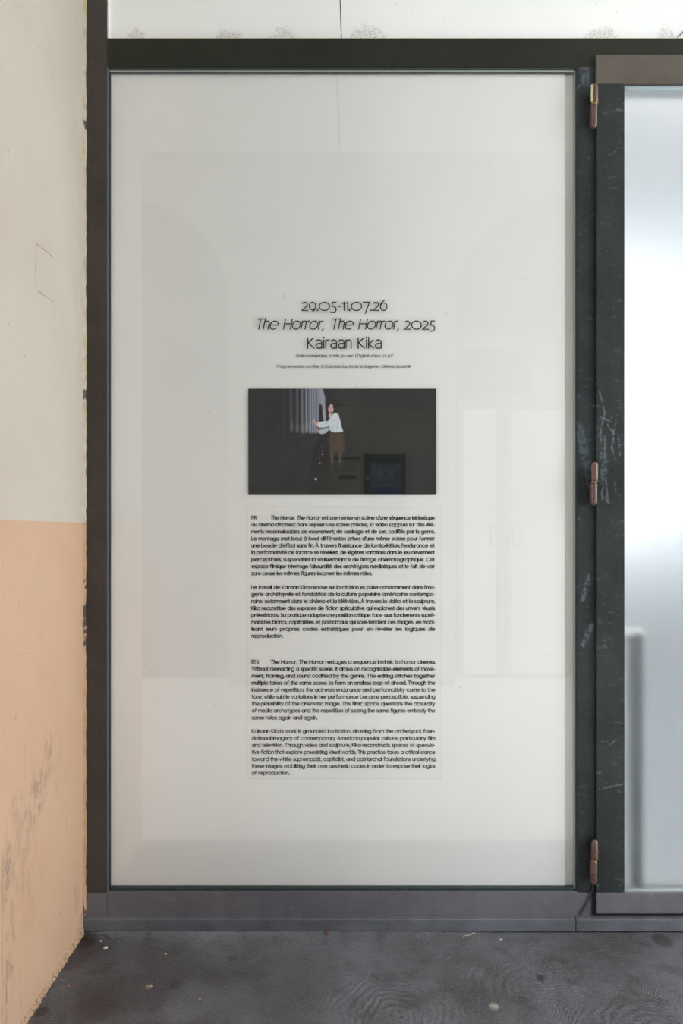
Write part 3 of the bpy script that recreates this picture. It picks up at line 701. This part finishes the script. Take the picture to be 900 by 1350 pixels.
def para(first, y, lines, x0, x1, last):
    out = []
    for i, t in enumerate(lines):
        yy = y+i*LP
        if i == 0 and first:
            tagw, it, up = first
            out.append(lay([(tagw, 0)], x0, x0+(6.6 if tagw == 'FR' else 8.4), yy, CAP, WB, FB, TR))
            out.append(lay([(it+' ', 1), (up, 0)], 356.5, x1, yy, CAP, WB, FB, TR)); continue
        out.append(lay([(t, 0)], x0, last if i == len(lines)-1 else x1, yy, CAP, WB, FB, TR))
    return out
H_ = 'The Horror, The Horror'
fr = empty('french_text')
letter_obj('paragraph', para(('FR', H_, "est une remise en scène d'une séquence intrinsèque"), 685.2, ['', "au cinéma d'horreur. Sans rejouer une scène précise, la vidéo s'appuie sur des élé-",
 'ments reconnaissables de mouvement, de cadrage et de son, codifiés par le genre.', 'Le montage met bout à bout différentes prises d\'une même scène pour former',
 "une boucle d'effroi sans fin. À travers l'insistance de la répétition, l'endurance et", "la performativité de l'actrice se révèlent, de légères variations dans le jeu deviennent",
 "perceptibles, suspendant la vraisemblance de l'image cinématographique. Cet", "espace filmique interroge l'absurdité des archétypes médiatiques et le fait de voir", 'sans cesse les mêmes figures incarner les mêmes rôles.'], 331.6, 572.6, 489.8), fr, YS)
letter_obj('paragraph', para(None, 776.9, ["Le travail de Kairaan Kika repose sur la citation et puise constamment dans l'ima-", 'gerie archétypale et fondatrice de la culture populaire américaine contempo-',
 'raine, notamment dans le cinéma et la télévision. À travers la vidéo et la sculpture,', 'Kika reconstitue des espaces de fiction spéculative qui explorent des univers visuels',
 'préexistants. Sa pratique adopte une position critique face aux fondements supré-', 'macistes blancs, capitalistes et patriarcaux qui sous-tendent ces images, en mobi-',
 'lisant leurs propres codes esthétiques pour en révéler les logiques de', 'reproduction.'], 331.6, 573, 372.5), fr, YS)
tag(fr, 'upper block of small black text marked FR below the photo print', 'lettering'); kids(fr, P(450, 841, YS)[0], YS, P(450, 841, YS)[1])
en = empty('english_text')
letter_obj('paragraph', para(('EN', H_, 'restages a sequence intrinsic to horror cinema.'), 875.4, ['', 'Without reenacting a specific scene, it draws on recognizable elements of move-', 'ment, framing, and sound codified by the genre. The editing stitches together',
 'multiple takes of the same scene to form an endless loop of dread. Through the', "insistence of repetition, the actress's endurance and performativity come to the", 'fore, while subtle variations in her performance become perceptible, suspending',
 'the plausibility of the cinematic image. This filmic space questions the absurdity', 'of media archetypes and the repetition of seeing the same figures embody the', 'same roles again and again.'], 332, 573.2, 418), en, YS)
letter_obj('paragraph', para(None, 966.7, ["Kairaan Kika's work is grounded in citation, drawing from the archetypal, foun-", 'dational imagery of contemporary American popular culture, particularly film', 'and television. Through video and sculpture, Kika reconstructs spaces of specula-',
 'tive fiction that explore preexisting visual worlds. This practice takes a critical stance', 'toward the white supremacist, capitalist, and patriarchal foundations underlying', 'these images, mobilizing their own aesthetic codes in order to expose their logics', 'of reproduction.'], 332, 573.2, 381), en, YS)
tag(en, 'lower block of small black text marked EN near the foot of the window', 'lettering'); kids(en, P(450, 1022, YS)[0], YS, P(450, 1022, YS)[1])
yfm = YS+0.0003
fm = bmesh.new(); c4 = [P(a, b, yfm) for a, b in ((324.5, 668), (581, 668), (581, 1026.5), (324.5, 1026.5))]
fm.faces.new([fm.verts.new((a, yfm, b)) for a, b in c4]); f0 = obj('clear_film', fm, M['film']); g = G('film cut edge')
t1 = g.t.nodes.new('ShaderNodeBsdfTransparent'); t2 = g.t.nodes.new('ShaderNodeBsdfDiffuse'); t2.inputs[0].default_value = (0.3, 0.3, 0.3, 1); t3 = g.t.nodes.new('ShaderNodeMixShader'); t3.inputs[0].default_value = 0.09
g.t.links.new(t1.outputs[0], t3.inputs[1]); g.t.links.new(t2.outputs[0], t3.inputs[2]); g.t.links.new(t3.outputs[0], g.out.inputs[0])
for a, b, c, d in ((324.2, 324.8, 668, 1026.8), (580.7, 581.3, 668, 1026.8), (324.8, 580.7, 667.6, 668.2), (324.8, 580.7, 1026.2, 1026.8)):
    bm = bmesh.new(); bm.faces.new([bm.verts.new((P(u, v, yfm)[0], yfm-0.0001, P(u, v, yfm)[1])) for u, v in ((a, c), (b, c), (b, d), (a, d))]); obj('film_edge', bm, g.mat, f0)
f0; tag(f0, 'faint clear film sheet behind the two text blocks', 'film')

# ------------------------------------------------------------------ the photo print (flat print, colours held per vertex)
def paint():
    nx, ny = 372, 209
    U, V = np.meshgrid(np.linspace(327.2, 574.8, nx), np.linspace(512.4, 651.6, ny))
    img = np.zeros((ny, nx, 3)); img[:] = (22, 22, 23)
    rs = np.random.RandomState(3)
    def poly(pts, col, soft=0.35, a=1.0):
        inside = np.zeros(U.shape, bool); n = len(pts)
        dmin = np.full(U.shape, 1e9)
        for i in range(n):
            (x0, y0), (x1, y1) = pts[i], pts[(i+1) % n]
            if y0 != y1: inside ^= ((y0 > V) != (y1 > V)) & (U < (x1-x0)*(V-y0)/(y1-y0)+x0)
            dx, dy = x1-x0, y1-y0; t = np.clip(((U-x0)*dx+(V-y0)*dy)/(dx*dx+dy*dy+1e-9), 0, 1)
            dmin = np.minimum(dmin, np.hypot(U-x0-t*dx, V-y0-t*dy))
        sd = np.where(inside, dmin, -dmin); m = np.clip(sd/(2*soft)+0.5, 0, 1)*a
        img[:] = img*(1-m[..., None]) + np.array(col)*m[..., None]
    def line(x0, y0, x1, y1, w, col, a=1.0):
        dx, dy = x1-x0, y1-y0; t = np.clip(((U-x0)*dx+(V-y0)*dy)/(dx*dx+dy*dy), 0, 1)
        m = np.clip((w-np.hypot(U-x0-t*dx, V-y0-t*dy))/0.6+0.5, 0, 1)*a
        img[:] = img*(1-m[..., None]) + np.array(col)*m[..., None]
    def ell(x, y, rx, ry, col, a=1.0, soft=0.3):
        d = np.hypot((U-x)/rx, (V-y)/ry); m = np.clip((1-d)/soft+0.5, 0, 1)*a
        img[:] = img*(1-m[..., None]) + np.array(col)*m[..., None]
    # right wall and ceiling of the corridor
    poly([(444, 530), (575, 538), (575, 652), (444, 652)], (34, 34, 31), 1); poly([(430, 512), (575, 512), (575, 538), (440, 530)], (29, 29, 31), 1)
    ell(456, 550, 16, 40, (52, 52, 48), .7, 1.6); line(444, 534, 575, 540, 1.0, (22, 22, 22), .9)
    poly([(440, 585), (575, 600), (575, 652), (440, 652)], (27, 27, 26), 6, .7); ell(461, 578, 7, 16, (28, 28, 27), .7, .6)
    line(500, 600, 560, 560, .5, (44, 44, 42), .4)
    # lower left dark floor ledge
    poly([(327, 581), (420, 570), (420, 652), (327, 652)], (27, 28, 30), 1)
    line(327, 637, 425, 576, .7, (50, 50, 52), .8); line(360, 610, 424, 573, 1.4, (44, 45, 48), .6); line(327, 588, 420, 571, .8, (36, 38, 42), .8); line(327, 549, 400, 552, .6, (15, 15, 17), .7)
    # corrugated shutter: ribs crowd together and brighten towards the woman
    for x, b in ((335, 26), (345, 27), (356, 30), (366, 34), (374, 42)): line(x, 513, x+.5, 577, 1.6, (b, b, b+2), .8)
    for x, w, b in ((383.5, 1.3, 85), (391.5, 1.3, 105), (398.2, 1.3, 130), (403.7, 1.2, 165), (408.6, 1.2, 190), (412, .9, 200), (414.8, .8, 195), (417, .7, 190), (419, .7, 190)):
        line(x, 512, x+.2, 569+.3*(x-400)*.1, w+1.2, (b*.55, b*.57, b*.66), .9); line(x, 512, x+.2, 570, w*.6, (b, b+4, min(255, b+18)), .95)
    for x, y, rr, b in ((385, 562, 6, 120), (392, 564, 5, 110), (400, 565, 7, 140), (406, 562, 5, 150)): ell(x, y, 2.6, rr, (b, b, b+8), .5, 1.2)
    poly([(420, 512), (425.5, 512), (428.5, 522), (429.5, 556), (428, 562), (425, 548), (421, 533)], (176, 172, 190), .6)
    for x in (421.5, 424, 426.5): line(x, 512, x+1.5, 540, .35, (120, 116, 136), .8)
    poly([(421, 534), (423, 532.5), (424.5, 536), (425.5, 552), (424, 557), (420.5, 556)], (14, 14, 16), .4)
    line(426.5, 513, 431, 530, .8, (18, 18, 20)); line(420, 570, 421, 556, 1.4, (28, 28, 32), .7)
    poly([(420, 573), (433, 566), (434, 600), (428, 652), (404, 652), (412, 600)], (12, 11, 12), 1.5)
    # ceiling fitting
    poly([(437, 527), (449, 529), (449, 537), (441, 537)], (13, 12, 12), .6); line(452.5, 512, 453, 516, .8, (60, 60, 60)); line(431, 530, 448.5, 530, .5, (80, 84, 88), .5)
    # the woman
    ell(436.3, 536.5, 5.9, 6.6, (14, 10, 11), 1, .25); poly([(430.5, 536), (435, 545), (434.5, 556), (430, 554)], (22, 17, 18), .6); poly([(438, 536), (441.8, 538), (441, 548), (437, 550)], (15, 11, 12), .6)
    ell(436.0, 539.6, 3.7, 5.0, (228, 178, 170), 1, .3); ell(435.6, 537.6, .8, .5, (70, 44, 44), .8); ell(438.2, 537.8, .7, .5, (80, 50, 50), .8); ell(436.2, 542.9, 1.2, .5, (172, 70, 80), .9); ell(436.6, 534.5, 2.4, 1.7, (236, 214, 214), .8)
    poly([(433.2, 545), (438, 545.5), (436, 552), (433, 550)], (212, 190, 186), .5)
    wh = (226, 232, 236)
    poly([(439, 545.5), (442, 543.8), (446, 546), (448.6, 555), (450.4, 563), (452.4, 569), (447, 571), (440, 570.5), (434.3, 567.5), (434.6, 562), (432, 558), (434.5, 552)], wh, .4)
    poly([(441, 548), (440, 556), (434, 561.5), (428, 564), (421, 564), (417.5, 560.5), (419, 556.5), (425, 555.5), (432, 555), (436, 550)], (222, 230, 234), .4)
    poly([(436, 561), (434, 566), (430, 571), (424, 572.6), (420, 571), (419, 567.5), (424, 565.5), (431, 563.5)], (188, 200, 208), .4)
    line(440, 560, 436, 567, .4, (150, 164, 176), .5); line(433.5, 563, 420, 565, .6, (92, 100, 112), .8); line(446, 556, 443, 566, .5, (168, 186, 200), .7); line(428, 557, 434, 560, .4, (160, 178, 190), .6); line(438, 562, 440, 569, .4, (160, 174, 186), .4); line(436, 556, 446, 552, .5, (196, 208, 218), .6); line(422, 560, 430, 559, .5, (188, 202, 214), .6)
    poly([(411.5, 554), (414, 553.4), (418.5, 557.5), (418, 561), (413.5, 559.5)], (214, 166, 156), .35); line(413, 553.5, 411.8, 556, .5, (230, 186, 176)); line(415, 556, 414, 561, .4, (150, 100, 96), .7)
    poly([(417, 566), (420, 566), (420.5, 569.5), (418.4, 569)], (206, 150, 142), .3)
    poly([(434.4, 570), (452.3, 570), (453.6, 580), (453.8, 596.5), (434.6, 596.5), (434.2, 582)], (74, 58, 46), .5); poly([(444, 570), (450, 570), (451, 596), (444, 596)], (88, 68, 54), 2, .6)
    for x in (437.4, 448.3): poly([(x-2.2, 596.5), (x+2.2, 596.5), (x+1.6, 604), (x+1.4, 614), (x-1.4, 614), (x-2.0, 603)], (92, 70, 62), .6, .9); poly([(x-1.5, 610), (x+1.5, 610), (x+1, 628), (x-1, 628)], (48, 40, 36), 1, .7)
    # red and white marks below the shutter
    line(424.2, 587, 425, 596, .9, (96, 40, 42), .9); line(421, 596, 420.8, 610, .8, (70, 30, 34), .8); line(417.5, 612, 417, 630, .6, (52, 24, 28), .7); line(431.8, 578, 432.3, 582, .4, (150, 150, 150), .6)
    for x, y, r_, b in ((424.6, 599, .9, 200), (421.4, 611, .9, 205), (416.2, 631.6, 1.5, 255), (411, 631, .8, 60), (405.5, 630.5, .8, 50), (411, 637.5, .9, 70)): ell(x, y, r_, r_, (b, b, b), 1, .6)
    blr = img.copy()
    for ax in (0, 1): blr = (np.roll(blr, 1, ax)+np.roll(blr, -1, ax)+6*blr)/8
    img[:] = blr
    img[:] += rs.normal(0, 1.6, U.shape)[..., None]*1.0
    return nx, ny, U, V, np.clip(img, 0, 255)/255
nx, ny, U, V_, img = paint()
lin = np.where(img <= 0.04045, img/12.92, ((img+0.055)/1.055)**2.4)
k_ = (D+YL)/F
co = np.stack([(U-HX)*k_, np.full(U.shape, YL), CZ+(HY-V_)*k_], -1).reshape(-1, 3)
idx = np.arange(nx*ny).reshape(ny, nx)
fc = np.stack([idx[:-1, :-1], idx[:-1, 1:], idx[1:, 1:], idx[1:, :-1]], -1).reshape(-1, 4)
me = bpy.data.meshes.new('photo_print'); me.from_pydata(co.tolist(), [], fc.tolist())
at = me.color_attributes.new('print', 'FLOAT_COLOR', 'POINT')
at.data.foreach_set('color', np.concatenate([lin.reshape(-1, 3), np.ones((nx*ny, 1))], 1).astype(np.float32).ravel())
g = G('photo print ink'); an = g.t.nodes.new('ShaderNodeAttribute'); an.attribute_name = 'print'; g.bsdf(an.outputs['Color'], 0.6, spec=0.2)
pp = link('photo_print', me, g.mat); tag(pp, 'dark landscape photo print of a woman in white blouse pressing against a shutter', 'print')

# ------------------------------------------------------------------ notices on the pillar behind the camera (seen reflected in the print)
kr = (D-YB)/F
def rbx(a, b): return (a-HX)*kr, CZ+(HY-b)*kr
def sheet(name, a, b, c, d, y, t, mat, parent=None):
    x0, z1 = rbx(a, c); x1, z0 = rbx(b, d); return box(name, x0, x1, y, y+t, z0, z1, mat, parent)
no = empty('notice_sheet'); sheet('paper', 437, 475.5, 600, 668, YB, .004, M['paper'], no)
sheet('green_band', 440, 475, 602, 605.5, YB+.004, .001, M['green'], no); sheet('green_band', 446, 470, 626, 632, YB+.004, .001, M['green'], no); sheet('green_band', 457, 475, 608, 609, YB+.004, .001, M['green'], no)
for i in range(12):
    py = 611+i*2.0 if i < 6 else 634+(i-6)*2.6
    sheet('text_line', 441, 473-(i*5 % 7), py, py+.6, YB+.004, .001, M['railgrey'], no)
tag(no, 'pale notice with green bands reflected left of the green poster', 'notice'); kids(no, 0, YB, 0)
po = empty('framed_poster'); sheet('poster_frame', 480, 534.5, 598, 675, YB, .02, M['green'], po); sheet('poster_sheet', 489, 528, 611, 662, YB+.02, .001, M['greyprint'], po)
sheet('poster_band', 489, 528, 642, 656, YB+.021, .001, M['blue'], po); sheet('poster_band', 492, 525, 634, 637.5, YB+.021, .001, M['railgrey'], po); sheet('poster_band', 481.5, 487, 629, 633, YB+.02, .001, M['paper'], po)
tag(po, 'green framed poster with blue print reflected in the dark photo print', 'poster'); kids(po, 0, YB, 0)

# ------------------------------------------------------------------ litter on the floor
def crumb(name, px, py, wpx, mat, label, cat, hgt=0.003, seed=1, yfix=None):
    x, y = PF(px, py)
    if yfix is not None: y = yfix
    rr = random.Random(seed); bm = bmesh.new(); r = wpx*(D+y)/F/2
    bmesh.ops.create_icosphere(bm, subdivisions=2, radius=1)
    for v in bm.verts:
        kk = 0.7+0.5*rr.random(); v.co = Vector((v.co.x*r*kk, v.co.y*r*kk*0.8, max(-0.2, v.co.z)*hgt*kk))
    zmin = min(v.co.z for v in bm.verts)
    for v in bm.verts: v.co.z -= zmin
    o = obj(name, bm, mat, None); o.location = (x, y, 0.0002); tag(o, label, cat); return o
wh = plain('white scrap', srgb(200, 205, 205), .7); tn = plain('tan grit', srgb(150, 128, 108), .8, nz=.2, scale=200); og = plain('orange scrap', srgb(176, 96, 62), .7); br = plain('dry leaf brown', srgb(98, 66, 54), .8, nz=.3, scale=100); pale = plain('pale trodden gum', srgb(142, 140, 128), .8, nz=.1, scale=100)
crumb('scrap', 139, 1250, 6, wh, 'tiny white scrap on the floor by the left wall corner', 'litter', .003, 1)
crumb('scrap', 133, 1241, 3.5, wh, 'smallest white fleck just under the threshold at left', 'litter', .002, 2)
crumb('pebble', 218, 1258, 3.5, plain('yellow grit', srgb(190, 176, 130), .8), 'small yellowish pebble alone on the floor left of centre', 'pebble', .003, 3)
crumb('pebble', 196, 1301, 8, tn, 'tan crumb of grit beside a dark floor spot', 'pebble', .004, 4)
crumb('scrap', 90, 1300, 4, og, 'tiny orange scrap on the floor near the ochre wall', 'litter', .003, 5)
crumb('dry_leaf', 430, 1231, 8, br, 'brown leaf crumb against the threshold at centre', 'leaf', .006, 6, -0.026)
crumb('dry_leaf', 197, 1231.5, 7, br, 'brown leaf crumb against the threshold at left', 'leaf', .005, 7, -0.026)
crumb('chewing_gum', 651, 1327, 11, pale, 'flat pale round gum stuck to the floor right of centre', 'gum', .0012, 8)
crumb('scrap', 660, 1239, 3.5, wh, 'white fleck on the floor right of the dry twig', 'litter', .002, 9)
crumb('pebble', 263, 1318, 4, tn, 'single small tan grain in the lower left of the floor', 'pebble', .003, 10)
bm = bmesh.new(); tp = []
for px, py in ((610, 1234), (614, 1232.5), (619, 1233), (622, 1230.8), (626, 1229.5)):
    x, y = PF(px, py+1.5); tp.append((x, min(y, -0.0225), 0.0016+0.002*(px > 617)))
tube(bm, tp, 0.0009, 6); tw = obj('twig', bm, plain('dry straw', srgb(184, 178, 160), .8), None, True); tag(tw, 'short pale dry twig lying at the foot of the threshold', 'twig')
# dirt gathered in the corner: many tiny crumbs, one heap
bm = bmesh.new(); rr = random.Random(9)
for i in range(170):
    x = WX+0.012+abs(rr.gauss(0, .05)); y = -0.026-abs(rr.gauss(0, .035)); r = 0.0008+0.0016*rr.random()
    a = bmesh.ops.create_icosphere(bm, subdivisions=1, radius=r)['verts']
    for v in a: v.co = Vector((v.co.x*(1+rr.random()), v.co.y, v.co.z*.7))+Vector((x, y, r*.6+.0002))
de = obj('corner_debris', bm, plain('dark crumbs', srgb(64, 52, 44), .9, nz=.5, scale=120)); de['kind'] = 'stuff'; tag(de, 'dark crumbs of dirt gathered in the floor corner by the left wall', 'dirt')
